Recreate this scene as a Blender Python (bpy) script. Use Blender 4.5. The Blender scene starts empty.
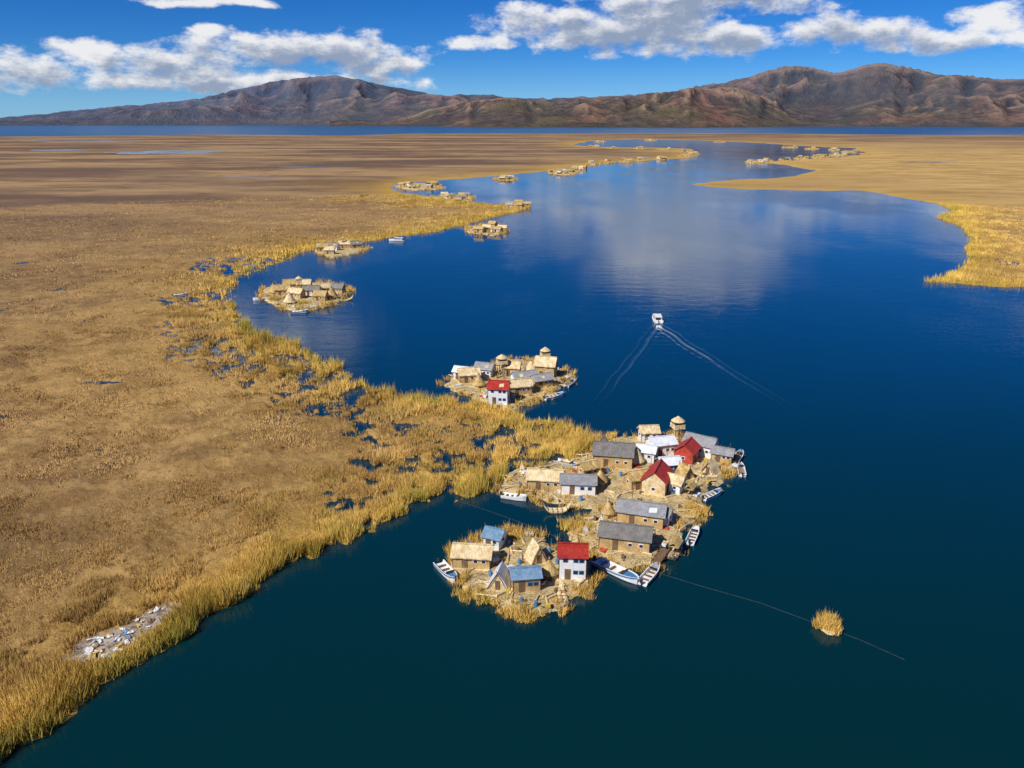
import bpy, math, random
import numpy as np
from mathutils import Vector
random.seed(7); rng=np.random.default_rng(7)
scene=bpy.context.scene
F=788.0; PITCH=math.radians(18.52); H=70.0
SP,CP=math.sin(PITCH),math.cos(PITCH)
# survey helper: photo measurement -> metres on the lake plane (z=0)
def G(u,v):
    x=(u-512)/F; y=(384-v)/F
    t=H/(SP-y*CP)
    return (t*x, t*(CP+y*SP))
def AE(u,v):
    x=(u-512)/F; y=(384-v)/F
    dx,dy,dz=x,CP+y*SP,-SP+y*CP
    return math.atan2(dx,dy), math.atan2(dz,math.hypot(dx,dy))
# ---------------------------------------------------------------- noise
def _h(ix,iy,s):
    n=(ix*374761393+iy*668265263+s*97463477)&0xffffffff
    n=((n^(n>>13))*1274126177)&0xffffffff
    n=n^(n>>16)
    return n/4294967295.0
def vn(x,y,s=0):
    ix=np.floor(x).astype(np.int64); iy=np.floor(y).astype(np.int64)
    fx=x-ix; fy=y-iy
    fx=fx*fx*fx*(fx*(fx*6-15)+10); fy=fy*fy*fy*(fy*(fy*6-15)+10)
    a=_h(ix,iy,s);b=_h(ix+1,iy,s);c=_h(ix,iy+1,s);d=_h(ix+1,iy+1,s)
    return (a*(1-fx)+b*fx)*(1-fy)+(c*(1-fx)+d*fx)*fy
def fbm(x,y,o=4,s=0):
    r=0;a=1;t=0
    for i in range(o):
        r=r+a*vn(x*2**i+17.3*i,y*2**i-9.1*i,s+i); t+=a; a*=.5
    return r/t
def ridged(x,y,o=5,s=0):
    r=0;a=1;t=0;w=1
    for i in range(o):
        n=1-np.abs(2*vn(x*2**i+31.7*i,y*2**i+5.3*i,s+i)-1)
        n=n*n*w; w=np.clip(n*1.6,0,1)
        r=r+a*n; t+=a; a*=.5
    return r/t
def sdf(px,py,poly):
    poly=np.asarray(poly,float); n=len(poly)
    d=np.full(px.shape,1e18); ins=np.zeros(px.shape,bool)
    for i in range(n):
        ax,ay=poly[i]; bx,by=poly[(i+1)%n]
        ex,ey=bx-ax,by-ay; wx,wy=px-ax,py-ay
        L=ex*ex+ey*ey+1e-12
        t=np.clip((wx*ex+wy*ey)/L,0,1)
        d=np.minimum(d,(wx-t*ex)**2+(wy-t*ey)**2)
        if ey!=0:
            c=((ay>py)!=(by>py))&(px<ex*(py-ay)/ey+ax)
            ins^=c
    d=np.sqrt(d)
    return np.where(ins,d,-d)
def sstep(a,b,x):
    t=np.clip((x-a)/(b-a),0,1); return t*t*(3-2*t)
# ---------------------------------------------------------------- mesh helper
def mesh_np(name,V,Fc,mats,attrs=None,smooth=False,matidx=None):
    V=np.ascontiguousarray(V,np.float32); Fc=np.ascontiguousarray(Fc,np.int32)
    me=bpy.data.meshes.new(name); k=Fc.shape[1]
    me.vertices.add(len(V)); me.vertices.foreach_set('co',V.ravel())
    me.loops.add(Fc.size); me.loops.foreach_set('vertex_index',Fc.ravel())
    me.polygons.add(len(Fc)); me.polygons.foreach_set('loop_start',np.arange(0,Fc.size,k,dtype=np.int32))
    me.update(calc_edges=True)
    me.polygons.foreach_set('use_smooth',np.full(len(Fc),smooth))
    if attrs:
        for a,val in attrs.items():
            at=me.attributes.new(a,'FLOAT','POINT'); at.data.foreach_set('value',np.ascontiguousarray(val,np.float32))
    for m in (mats if isinstance(mats,list) else [mats]): me.materials.append(m)
    if matidx is not None: me.polygons.foreach_set('material_index',matidx)
    me.update()
    ob=bpy.data.objects.new(name,me); scene.collection.objects.link(ob)
    return ob
# ---------------------------------------------------------------- node helper
class NB:
    def __init__(s,tree): s.t=tree; s.l=tree.links
    def n(s,ty,**k):
        nd=s.t.nodes.new(ty)
        for a,b in k.items(): setattr(nd,a,b)
        return nd
    def put(s,sock,val):
        if hasattr(val,'is_output'): s.l.new(val,sock)
        elif isinstance(val,(tuple,list)) and sock.type=='RGBA' and len(val)==3: sock.default_value=(*val,1)
        else: sock.default_value=val
    def m(s,op,a,b=None,c=None,clamp=False):
        nd=s.n('ShaderNodeMath',operation=op,use_clamp=clamp)
        s.put(nd.inputs[0],a)
        if b is not None: s.put(nd.inputs[1],b)
        if c is not None: s.put(nd.inputs[2],c)
        return nd.outputs[0]
    def vm(s,op,a,b=None,out=0):
        nd=s.n('ShaderNodeVectorMath',operation=op)
        s.put(nd.inputs[0],a)
        if b is not None: s.put(nd.inputs[1],b)
        return nd.outputs[out]
    def noise(s,vec,scale,detail=4,rough=.55,out=0,dist=0):
        nd=s.n('ShaderNodeTexNoise'); s.put(nd.inputs['Vector'],vec)
        nd.inputs['Scale'].default_value=scale; nd.inputs['Detail'].default_value=detail
        nd.inputs['Roughness'].default_value=rough; nd.inputs['Distortion'].default_value=dist
        return nd.outputs[out]
    def mix(s,f,a,b,bt='MIX'):
        nd=s.n('ShaderNodeMix',data_type='RGBA',blend_type=bt)
        s.put(nd.inputs[0],f); s.put(nd.inputs[6],a); s.put(nd.inputs[7],b)
        return nd.outputs[2]
    def ramp(s,f,a,b,lo=0.0,hi=1.0):
        nd=s.n('ShaderNodeMapRange',interpolation_type='SMOOTHSTEP'); s.put(nd.inputs[0],f)
        nd.inputs[1].default_value=a; nd.inputs[2].default_value=b; nd.inputs[3].default_value=lo; nd.inputs[4].default_value=hi
        return nd.outputs[0]
    def attr(s,name): return s.n('ShaderNodeAttribute',attribute_name=name).outputs['Fac']
    def comb(s,x,y,z):
        nd=s.n('ShaderNodeCombineXYZ')
        for i,v in enumerate((x,y,z)): s.put(nd.inputs[i],v)
        return nd.outputs[0]
    def sep(s,v):
        nd=s.n('ShaderNodeSeparateXYZ'); s.put(nd.inputs[0],v); return nd.outputs
    def bump(s,h,dist,strength=1.0):
        nd=s.n('ShaderNodeBump'); s.put(nd.inputs['Height'],h); nd.inputs['Distance'].default_value=dist
        nd.inputs['Strength'].default_value=strength
        return nd.outputs[0]
def newmat(name):
    m=bpy.data.materials.new(name); m.use_nodes=True
    b=m.node_tree.nodes['Principled BSDF']; nb=NB(m.node_tree)
    return m,b,nb
def simple(name,c1,c2,scale=3.0,rough=.8,stretch=(1,1,1),bump=0.02,coord='Object',spec=.3,wave=None,detail=4,dirt=None,dirtc=(.16,.10,.05)):
    m,b,nb=newmat(name)
    tc=nb.n('ShaderNodeTexCoord').outputs[coord]
    v=nb.vm('MULTIPLY',tc,stretch)
    n=nb.noise(v,scale,detail,.65)
    pos=nb.n('ShaderNodeNewGeometry').outputs['Position']
    n2=nb.noise(pos,.7,3)
    f=nb.ramp(nb.m('ADD',nb.m('MULTIPLY',n,.6),nb.m('MULTIPLY',n2,.4)),.36,.64)
    c=nb.mix(f,c1,c2)
    if dirt:
        st=nb.noise(nb.vm('MULTIPLY',pos,(1,1,.6)),.9,4,.6)
        c=nb.mix(nb.m('MULTIPLY',nb.ramp(st,.48,.72),dirt),c,dirtc)
    nb.put(b.inputs['Base Color'],c)
    b.inputs['Roughness'].default_value=rough; b.inputs['Specular IOR Level'].default_value=spec
    hgt=n
    if wave:
        w=nb.n('ShaderNodeTexWave',wave_type='BANDS',bands_direction=wave[0]); nb.put(w.inputs['Vector'],tc); w.inputs['Scale'].default_value=wave[1]
        hgt=nb.m('ADD',n,w.outputs['Fac'])
    if bump: nb.put(b.inputs['Normal'],nb.bump(hgt,bump))
    return m
MAT={}
MAT['thatch']=simple('thatch_straw',(.34,.21,.07),(.66,.48,.20),6,.9,(1,.25,.25) ,.08,dirt=.35)
MAT['thatch2']=simple('thatch_pale',(.52,.38,.18),(.88,.72,.44),6,.9,(1,.3,.3),.08,dirt=.3,dirtc=(.3,.2,.1))
MAT['reedwall']=simple('reed_mat_wall',(.38,.24,.09),(.68,.48,.22),7,.9,(2,2,.2),.04,dirt=.2)
MAT['wood']=simple('weathered_wood',(.10,.06,.035),(.24,.15,.08),5,.85,(1,3,3),.02)
MAT['grey']=simple('corrugated_tin_grey',(.30,.31,.32),(.50,.50,.50),3,.5,(1,1,1),.03,wave=('X',6),dirt=.3,dirtc=(.25,.14,.08))
MAT['dgrey']=simple('old_tin_roof_grey',(.19,.18,.165),(.33,.31,.28),5,.7,(1,.4,.4),.03,wave=('X',5),dirt=.25)
MAT['red']=simple('painted_tin_red',(.42,.03,.02),(.66,.06,.04),3,.5,(1,1,1),.03,wave=('X',6),dirt=.25,dirtc=(.22,.05,.03))
MAT['blue']=simple('painted_tin_blue',(.16,.30,.48),(.32,.50,.66),3,.5,(1,1,1),.03,wave=('X',6),dirt=.2,dirtc=(.3,.28,.25))
MAT['white']=simple('white_paint',(.72,.71,.69),(.88,.87,.85),3,.6,(1,1,1),.01,dirt=.2,dirtc=(.45,.40,.33))
MAT['sheet']=simple('plastic_sheet_white',(.6,.64,.68),(.84,.85,.87),3,.4,(1,1,1),.04,dirt=.15,dirtc=(.4,.38,.35))
MAT['glass']=simple('dark_window',(.015,.02,.025),(.03,.04,.05),2,.15,(1,1,1),0,spec=.6)
MAT['bluep']=simple('blue_paint',(.05,.17,.36),(.09,.26,.50),2,.45,(1,1,1),0,dirt=.2)
MAT['redp']=simple('red_cloth',(.40,.04,.03),(.62,.09,.05),2,.8,(1,1,1),0,dirt=.2)
MAT['yellow']=simple('yellow_paint',(.5,.33,.04),(.7,.5,.08),2,.6,(1,1,1),0)
MAT['rope']=simple('rope_fibre',(.05,.06,.06),(.12,.13,.12),2,.8,(1,1,1),0)
MAT['foam']=simple('water_foam',(.5,.6,.65),(.85,.9,.92),2,.5,(1,1,1),.02)
MAT['motor']=simple('outboard_black',(.02,.02,.02),(.05,.05,.05),2,.35,(1,1,1),0)
# island floor
m,b,nb=newmat('cut_reed_litter'); MAT['litter']=m
pos=nb.n('ShaderNodeNewGeometry').outputs['Position']
n1=nb.noise(pos,.35,4); n2=nb.noise(nb.vm('MULTIPLY',pos,(1,2.4,1)),2.2,5,.7); n3=nb.noise(pos,9,3,.7)
c=nb.mix(nb.ramp(n1,.38,.62),(.30,.195,.065),(.56,.40,.16))
c=nb.mix(nb.ramp(n2,.40,.66),c,(.82,.67,.38))
c=nb.mix(nb.ramp(nb.noise(pos,1.1,5,.6),.57,.68),c,(.13,.085,.035))
nb.put(b.inputs['Base Color'],c); b.inputs['Roughness'].default_value=.95
nb.put(b.inputs['Normal'],nb.bump(nb.m('ADD',n2,nb.m('MULTIPLY',n3,.5)),.22))
# reeds
def reedmat(name,lo,hi,alt):
    m,b,nb=newmat(name)
    geo=nb.n('ShaderNodeNewGeometry'); pos=geo.outputs['Position']
    t=nb.attr('tint'); e=nb.attr('edge')
    c=nb.mix(t,lo,hi)
    c2=nb.mix(t,alt[0],alt[1])
    c=nb.mix(e,c,c2)
    g=nb.ramp(nb.noise(pos,.09,3),.48,.64)
    c=nb.mix(nb.m('MULTIPLY',g,nb.m('MULTIPLY',e,.6)),c,(.36,.31,.05))
    c=nb.mix(nb.m('MULTIPLY',nb.ramp(e,.82,1.0),.4),c,(.26,.255,.05))
    mac=nb.ramp(nb.noise(pos,.017,4,.6),.52,.36)
    c=nb.mix(nb.m('MULTIPLY',mac,nb.m('MULTIPLY',nb.m('SUBTRACT',1,e),.5)),c,(.17,.10,.04))
    nb.put(b.inputs['Base Color'],c); b.inputs['Roughness'].default_value=.9; b.inputs['Specular IOR Level'].default_value=.05
    up=nb.vm('NORMALIZE',nb.vm('ADD',geo.outputs['Normal'],(0,0,.95)))
    nb.put(b.inputs['Normal'],up)
    return m
MAT['reed']=reedmat('totora_reeds',(.32,.18,.065),(.68,.43,.18),((.40,.235,.035),(.96,.62,.13)))
# ---------------------------------------------------------------- shoreline
left_px=[(-900,1100),(-260,1000),(-60,800),(0,765),(30,742),(70,714),(100,692),(140,666),(180,641),(215,614),(255,592),(290,568),(325,548),(355,535),(385,522),(415,507),(445,498),(480,484),(505,470),(530,462),(565,457),(588,451),(594,442),(585,434),(550,421),(500,412),(455,405),(420,400),(385,393),(352,386),(338,372),(318,362),(300,351),(280,340),(258,328),(245,310),(240,294),(250,280),(270,266),(300,253),(330,246),(370,240),(410,236),(440,229),(466,222),(500,215),(524,210),(500,206),(470,204),(440,200),(410,194),(393,188),(398,184),(440,180),(490,176),(540,172),(570,167),(600,163),(650,160),(690,158),(702,153),(690,149),(650,147.5),(600,147),(572,145),(590,141),(640,139),(700,140.5),(760,143),(800,146),(850,148),(865,152),(850,157),(800,160),(755,162),(790,165),(812,170),(790,176),(740,180),(694,184.5),(720,187),(760,190),(810,191),(860,191),(900,196),(930,203),(942,210),(928,217),(950,228),(960,238),(955,250),(966,258),(945,268),(924,277),(918,283),(960,285.5),(1024,287),(1100,292),(1300,330),(1700,420),(2600,420),(2600,139),(1400,135.5),(1100,134.5),(960,135),(860,134.5),(760,133.5),(640,133.2),(520,133.5),(420,133.5),(350,135.5),(200,134.5),(100,136),(0,136.5),(-300,135.5),(-1500,137),(-2600,330)]
left=[G(*p) for p in left_px]
pools=[(205,325,11,1.),(232,345,10,1.1),(262,362,10,1.15),(292,380,9,1.15),(320,398,8,1.),(245,268,14,1.),(225,300,11,1.),(198,350,8,.7),(430,468,8,1.05),(458,458,9,1.2),(485,449,8,1.1),(515,455,7,.9),(455,480,7,.9),(400,480,7,.65),(355,405,6,.8),(385,425,6,.6),(540,445,5,.5),(1000,262,9,1.),(985,240,8,.6),(340,505,6,.4),(180,300,8,.65),(375,440,7,.5),(230,262,14,.7)]
pools=[(*G(u,v),r,s) for u,v,r,s in pools]
ponds=[(175,152,58,1.6),(100,383,26,1.6),(60,150,30,.6),(310,167,40,.5),(250,176,30,.45),(80,141,60,.5),(930,162,30,.6)]
def land(x,y):
    s=sdf(x,y,left)
    r=np.hypot(x,y)
    sc=np.clip(r/160,.7,8)
    s=s+(fbm(x/(7*sc),y/(7*sc),4,3)-.5)*9*np.minimum(sc,4)+(fbm(x/2.2,y/2.2,2,9)-.5)*2.6
    raw=s.copy()
    s=np.minimum(s,12)
    for cx,cy,R,k in pools:
        d2=((x-cx)**2+(y-cy)**2)/(R*R*2.4)
        m_=d2<9
        if m_.any():
            env=np.exp(-d2[m_])*k
            nn=fbm(x[m_]/2.6,y[m_]/2.6,3,21)
            s[m_]=s[m_]-env*(np.clip((nn-.41)*150,-2,34))
    for u,v,ru,rv in ponds:
        cx,cy=G(u,v); x1,_=G(u+ru,v); _,y1=G(u,v-rv)
        q=1-np.sqrt(((x-cx)/(x1-cx))**2+((y-cy)/(y1-cy))**2)
        q=q+(fbm(x/(x1-cx)*3,y/(y1-cy)*2,3,5)-.5)*.9
        s=np.where(q>0,np.minimum(s,-q*12),s)
    return s,raw
debris=[G(*p) for p in [(68,664),(78,645),(100,634),(130,626),(150,612),(182,604),(186,612),(165,622),(148,632),(135,648),(105,664),(85,668)]]
# terrain: one sheet, finer where it is closer
NA,NR=760,1000
az=np.radians(np.linspace(-56,56,NA)); rr=np.geomspace(35,6200,NR)
A,R=np.meshgrid(az,rr); X=(R*np.sin(A)).ravel(); Y=(R*np.cos(A)).ravel()
S,raw=land(X,Y)
Z=np.clip(S*.16,-1.2,.32)
far=sstep(180,900,np.hypot(X,Y))
Z=Z+np.where(S>1,(fbm(X/1.3,Y/1.3,3,40)-.5)*.55*(1-far)+(fbm(X/14,Y/14,3,42)-.45)*1.1*(1-.5*far),0)*np.clip(S/6,0,1)
bare=sstep(-1.5,.8,sdf(X,Y,debris)+(fbm(X/1.5,Y/1.5,3,66)-.5)*3)
Z=np.where(bare>.1,np.clip(Z,.05,.3),Z)
wid=17+11*(fbm(X/40,Y/40,3,77)-.5)*2
edge=np.exp(-np.clip(raw,0,None)/(wid*(1+far*2.0)))
idx=np.arange(NA*NR).reshape(NR,NA)
Q=np.stack([idx[:-1,:-1],idx[:-1,1:],idx[1:,1:],idx[1:,:-1]],-1).reshape(-1,4)
keep=(Z[Q]>-.9).any(1); Q=Q[keep][:, ::-1]
used=np.unique(Q); remap=np.zeros(NA*NR,np.int64); remap[used]=np.arange(len(used))
m,b,nb=newmat('marsh_ground')
pos=nb.n('ShaderNodeNewGeometry').outputs['Position']
sx,sy,sz=nb.sep(pos)
e=nb.attr('edge'); fr=nb.attr('far'); br=nb.attr('bare')
n1=nb.noise(pos,.012,5,.6); n2=nb.noise(pos,.11,5,.65); n3=nb.noise(pos,.9,5,.7)
c=nb.mix(nb.ramp(n2,.36,.64),(.23,.13,.048),(.44,.275,.11))
c=nb.mix(nb.m('MULTIPLY',nb.ramp(n1,.44,.60),.6),c,(.50,.31,.105))
c=nb.mix(nb.m('MULTIPLY',nb.ramp(n1,.50,.36),.7),c,(.165,.10,.045))
c=nb.mix(nb.m('MULTIPLY',nb.ramp(nb.noise(pos,.04,4,.6),.52,.66),.5),c,(.17,.10,.045))
n4=nb.noise(nb.vm('MULTIPLY',pos,(.35,1,1)),.006,5,.65)
cf=nb.mix(nb.ramp(n4,.40,.60),(.16,.10,.068),(.39,.25,.12))  # dark bands on the far marsh: cloud shadow painted into the colour
n5=nb.noise(nb.vm('MULTIPLY',pos,(.5,1,1)),.03,5,.7)
cf=nb.mix(nb.m('MULTIPLY',nb.ramp(n5,.48,.68),.6),cf,(.11,.068,.045))
c=nb.mix(fr,c,cf)
c=nb.mix(nb.m('MULTIPLY',e,.85),c,nb.mix(nb.ramp(n3,.35,.65),(.36,.215,.035),(.70,.44,.085)))
rt=nb.m('MULTIPLY',nb.ramp(sx,150,600),nb.ramp(sy,3600,1300))
c=nb.mix(nb.m('MULTIPLY',rt,.75),c,nb.mix(nb.ramp(n5,.35,.65),(.46,.28,.085),(.74,.49,.17)))
c=nb.mix(nb.m('MULTIPLY',nb.ramp(n3,.52,.68),nb.m('SUBTRACT',.7,nb.m('MULTIPLY',fr,.5))),c,(.14,.085,.03))
c=nb.mix(nb.ramp(sz,.12,-.1),c,(.05,.04,.02))
mud=nb.mix(nb.ramp(nb.noise(pos,1.3,5,.7),.38,.62),(.17,.125,.09),(.50,.43,.35))
c=nb.mix(br,c,mud)
nb.put(b.inputs['Base Color'],c); b.inputs['Roughness'].default_value=.95; b.inputs['Specular IOR Level'].default_value=.1
nb.put(b.inputs['Normal'],nb.bump(nb.m('ADD',n3,nb.m('MULTIPLY',n2,2.)),.6,.7))
MAT['marsh']=m
V=np.stack([X,Y,Z],1)[used]
mesh_np('marsh_ground',V,remap[Q],m,{'edge':edge[used],'far':far[used],'bare':bare[used]},smooth=True)
# ---------------------------------------------------------------- reeds (tufts of tapered blades)
def blades(cx,cy,cz,hgt,rad,tint,edg,K,wid):
    n=len(cx); T=n*K
    ci=np.repeat(np.arange(n),K)
    ph=rng.uniform(0,2*np.pi,T); ro=np.sqrt(rng.uniform(0,1,T))*rad[ci]
    bx=cx[ci]+np.cos(ph)*ro; by=cy[ci]+np.sin(ph)*ro; bz=cz[ci]-.1
    h=hgt[ci]*rng.uniform(.55,1.15,T); ln=rng.uniform(.08,.5,T)*h
    p2=ph+rng.normal(0,.7,T)
    tx=bx+np.cos(p2)*ln; ty=by+np.sin(p2)*ln; tz=bz+h
    wa=rng.uniform(0,np.pi,T); w=wid[ci]*rng.uniform(.6,1.4,T)/2
    wx,wy=np.cos(wa)*w,np.sin(wa)*w
    V=np.empty((T,3,3)); V[:,0]=np.stack([bx-wx,by-wy,bz],1); V[:,1]=np.stack([bx+wx,by+wy,bz],1); V[:,2]=np.stack([tx,ty,tz],1)
    ti=np.clip(tint[ci]+rng.normal(0,.16,T),0,1)
    return V.reshape(-1,3),np.repeat(ti,3),np.repeat(edg[ci],3)
def reed_obj(name,parts):
    V=np.concatenate([p[0] for p in parts]); t=np.concatenate([p[1] for p in parts]); e=np.concatenate([p[2] for p in parts])
    Fc=np.arange(len(V)).reshape(-1,3)
    return mesh_np(name,V,Fc,MAT['reed'],{'tint':t,'edge':e})
def zone(n,r0,r1,K,h_in,h_ed,rad,wid,a0=-50,a1=50,edge_only=False):
    r=np.sqrt(rng.uniform(r0*r0,r1*r1,n)); a=np.radians(rng.uniform(a0,a1,n))
    x,y=r*np.sin(a),r*np.cos(a); s,raw=land(x,y)
    w=17+11*(fbm(x/40,y/40,3,77)-.5)*2
    fa=sstep(180,900,r)
    ed=np.exp(-np.clip(raw,0,None)/(w*(1+fa*2)))
    clump=fbm(x/6,y/6,3,88)
    ok=(s>.35)&(sdf(x,y,debris)<-.4)
    if edge_only: ok&=(ed>.25)&(clump>.43-.12*(ed>.8))
    else: ok&=fbm(x/3,y/3,3,91)>.42
    x,y,s,ed,clump=x[ok],y[ok],s[ok],ed[ok],clump[ok]
    z=np.clip(s*.16,0,.32)
    hh=(h_in+(h_ed-h_in)*ed)*rng.uniform(.7,1.3,len(x))*(.35+1.3*clump)
    rd=rad*rng.uniform(.6,1.4,len(x))
    tint=np.clip(fbm(x/9,y/9,4,12)*2.0-.5+rng.normal(0,.14,len(x)),0,1)
    return blades(x,y,z,hh,rd,tint,ed,K,np.full(len(x),wid))
P=[zone(62000,60,170,12,.45,1.2,.65,.08,-50,8),
   zone(56000,60,170,22,.6,2.2,.7,.10,-50,8,True),
   zone(70000,170,330,8,.5,1.3,1.0,.14,-46,12),
   zone(64000,170,330,16,.7,2.4,.9,.15,-46,12,True),
   zone(60000,330,800,6,.7,1.7,1.8,.32,-42,40),
   zone(50000,330,800,10,.8,2.3,1.6,.3,-42,40,True)]
# emergent tufts standing in the open pools
for (u,v,ru,rv,n,K,wd) in ((462,462,80,32,900,16,.11),(262,352,90,60,1100,12,.16),(330,420,60,30,250,12,.14)):
    px=rng.uniform(u-ru,u+ru,n*3); py=rng.uniform(v-rv,v+rv,n*3)
    q=((px-u)/ru)**2+((py-v)/rv)**2<1; xy=np.array([G(a,b_) for a,b_ in zip(px[q],py[q])]); x,y=xy[:,0],xy[:,1]
    s,raw=land(x,y); ok=(s<.4)&(raw>-1.5)&(fbm(x/2.2,y/2.2,3,71)>.52); x,y=x[ok][:n],y[ok][:n]; k=len(x)
    P.append(blades(x,y,np.full(k,-.1),rng.uniform(.5,1.5,k),rng.uniform(.3,.8,k),rng.uniform(0,.8,k),rng.uniform(.5,.8,k),K,np.full(k,wd)))
reed_obj('reed_bed',P)
# ---------------------------------------------------------------- water
wm,b,nb=newmat('lake_water')
pos=nb.n('ShaderNodeNewGeometry').outputs['Position']
Bx,By=G(657,323)
hd=(0.07,0.9975)
rel=nb.vm('SUBTRACT',pos,(Bx,By,0))
a_=nb.vm('DOT_PRODUCT',rel,(hd[1],-hd[0],0),1); b_=nb.vm('DOT_PRODUCT',rel,(-hd[0],-hd[1],0),1)
absa=nb.m('ABSOLUTE',a_)
wob=nb.m('MULTIPLY',nb.noise(pos,.05,1),3.0)
mm=nb.m('ADD',nb.m('SUBTRACT',absa,nb.m('MULTIPLY',b_,.31)),nb.m('SUBTRACT',wob,1.5))
wv=nb.m('SINE',nb.m('ADD',nb.m('MULTIPLY',mm,2.3),nb.m('MULTIPLY',b_,.05)))
g=nb.m('EXPONENT',nb.m('MULTIPLY',nb.m('POWER',nb.m('DIVIDE',nb.m('ADD',mm,2.4),3.0),2),-1))
fade=nb.m('MULTIPLY',nb.ramp(b_,0,6),nb.ramp(b_,125,40))
wake=nb.m('MULTIPLY',nb.m('MULTIPLY',wv,g),fade)
brk=nb.ramp(nb.noise(pos,.9,2),.35,.6,.35,1)
core=nb.m('MULTIPLY',nb.m('MULTIPLY',nb.m('SINE',nb.m('MULTIPLY',b_,1.3)),nb.ramp(nb.m('SUBTRACT',absa,nb.m('MULTIPLY',b_,.25)),0,-3)),nb.m('MULTIPLY',nb.ramp(b_,0,10),nb.ramp(b_,110,30)))
r1=nb.noise(nb.vm('MULTIPLY',pos,(1,1.7,1)),.6,3,.55); r2=nb.noise(nb.vm('MULTIPLY',pos,(1,2.,1)),.09,2,.5)
patch=nb.ramp(nb.noise(nb.vm('MULTIPLY',pos,(1,.5,1)),.012,3),.38,.65,.3,1.15)
hgt=nb.m('ADD',nb.m('MULTIPLY',nb.m('MULTIPLY',r1,.065),patch),nb.m('MULTIPLY',r2,.06))
hgt=nb.m('ADD',hgt,nb.m('MULTIPLY',wake,.06)); hgt=nb.m('ADD',hgt,nb.m('MULTIPLY',core,.008))
nb.put(b.inputs['Normal'],nb.bump(hgt,1.0,.8))
sx,sy,sz=nb.sep(pos)
dp_=nb.noise(pos,.01,3)
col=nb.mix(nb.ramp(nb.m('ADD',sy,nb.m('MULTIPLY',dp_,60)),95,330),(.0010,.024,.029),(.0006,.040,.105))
col=nb.mix(nb.ramp(sy,2500,5000),col,(.03,.10,.20))  # far water paler in base colour, standing in for reflected sky
col=nb.mix(nb.m('MULTIPLY',nb.m('MULTIPLY',nb.ramp(wake,.25,.9),brk),.09),col,(.45,.6,.7))
nb.put(b.inputs['Base Color'],col)
nb.put(b.inputs['Roughness'],nb.ramp(sy,1200,4500,.05,.3)); b.inputs['IOR'].default_value=1.333
S_=60000
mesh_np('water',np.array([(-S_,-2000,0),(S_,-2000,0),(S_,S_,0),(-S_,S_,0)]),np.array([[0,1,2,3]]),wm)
# ---------------------------------------------------------------- mountains
def mountain(name,prof,rb_fn,depth,seed,scale,cmat,base_fac=.35,cols=900,rows=230,jag=.0035,tint=0.):
    paz=np.array([AE(p[0],p[1])[0] for p in prof]); pel=np.array([math.tan(AE(p[0],p[1])[1]) for p in prof])
    az=np.linspace(paz[0],paz[-1],cols); el=np.interp(az,paz,pel)
    k=np.ones(13)/13; el=np.convolve(np.pad(el,6,'edge'),k,'valid')
    el=el+(fbm(az*110,az*0,4,seed+50)-.5)*jag
    rb=rb_fn(az); tt=np.linspace(0,1,rows)
    Rm=rb[None,:]*(1+depth*tt[:,None]); Am=np.broadcast_to(az,Rm.shape)
    X=Rm*np.sin(Am); Y=Rm*np.cos(Am)
    env=np.sin(np.clip(tt/.62,0,1)*np.pi/2)**1.2*np.where(tt>.62,np.cos((tt-.62)/.38*np.pi/2)**.7,1)
    wx_=(fbm(X/scale,Y/scale,3,seed+70)-.5)*scale*.6
    rg=ridged((X+wx_)/scale,(Y-wx_)/scale,5,seed); lo=fbm(X/(scale*1.7),Y/(scale*1.7),3,seed+9)
    h=env[:,None]*(base_fac+.72*rg*(.5+lo)+.25*lo)
    ang=((h*1.0)/Rm).max(0)
    Acol=(np.maximum(el,0.0004)+70/rb/1.4)/ang
    k2=np.hanning(11); k2/=k2.sum(); Acol=np.convolve(np.pad(Acol,5,'edge'),k2,'valid')
    Zm=h*Acol[None,:]+(ridged(X/190,Y/190,3,seed+3)-.4)*18*env[:,None]
    Zm[0]=-5; Zm[-1]=-20
    idx=np.arange(rows*cols).reshape(rows,cols)
    Q=np.stack([idx[:-1,:-1],idx[:-1,1:],idx[1:,1:],idx[1:,:-1]],-1).reshape(-1,4)
    V=np.stack([X.ravel(),Y.ravel(),Zm.ravel()],1)
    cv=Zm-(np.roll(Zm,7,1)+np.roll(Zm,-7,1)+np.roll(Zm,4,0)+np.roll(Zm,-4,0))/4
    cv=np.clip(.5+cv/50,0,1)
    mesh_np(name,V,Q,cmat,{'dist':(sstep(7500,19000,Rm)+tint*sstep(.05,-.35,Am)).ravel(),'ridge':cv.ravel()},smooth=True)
m,b,nb=newmat('mountain_rock')
geo=nb.n('ShaderNodeNewGeometry'); pos=geo.outputs['Position']; sx,sy,sz=nb.sep(pos)
n1=nb.noise(pos,.0007,5,.6); n2=nb.noise(pos,.006,6,.7); n3=nb.noise(pos,.03,4,.7); n4=nb.noise(pos,.0016,4,.6)
rd=nb.attr('ridge')
c=nb.mix(nb.ramp(n2,.38,.62),(.095,.058,.040),(.25,.155,.095))
c=nb.mix(nb.m('MULTIPLY',nb.ramp(n4,.46,.60),.6),c,(.13,.115,.055))
c=nb.mix(nb.m('MULTIPLY',nb.ramp(n4,.46,.36),.5),c,(.26,.12,.08))
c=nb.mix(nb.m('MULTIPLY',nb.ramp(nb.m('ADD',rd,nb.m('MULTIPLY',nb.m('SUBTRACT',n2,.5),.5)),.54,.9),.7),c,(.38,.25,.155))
c=nb.mix(nb.m('MULTIPLY',nb.ramp(nb.m('ADD',rd,nb.m('MULTIPLY',nb.m('SUBTRACT',n3,.5),.4)),.48,.2),.75),c,(.035,.036,.030))
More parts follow.
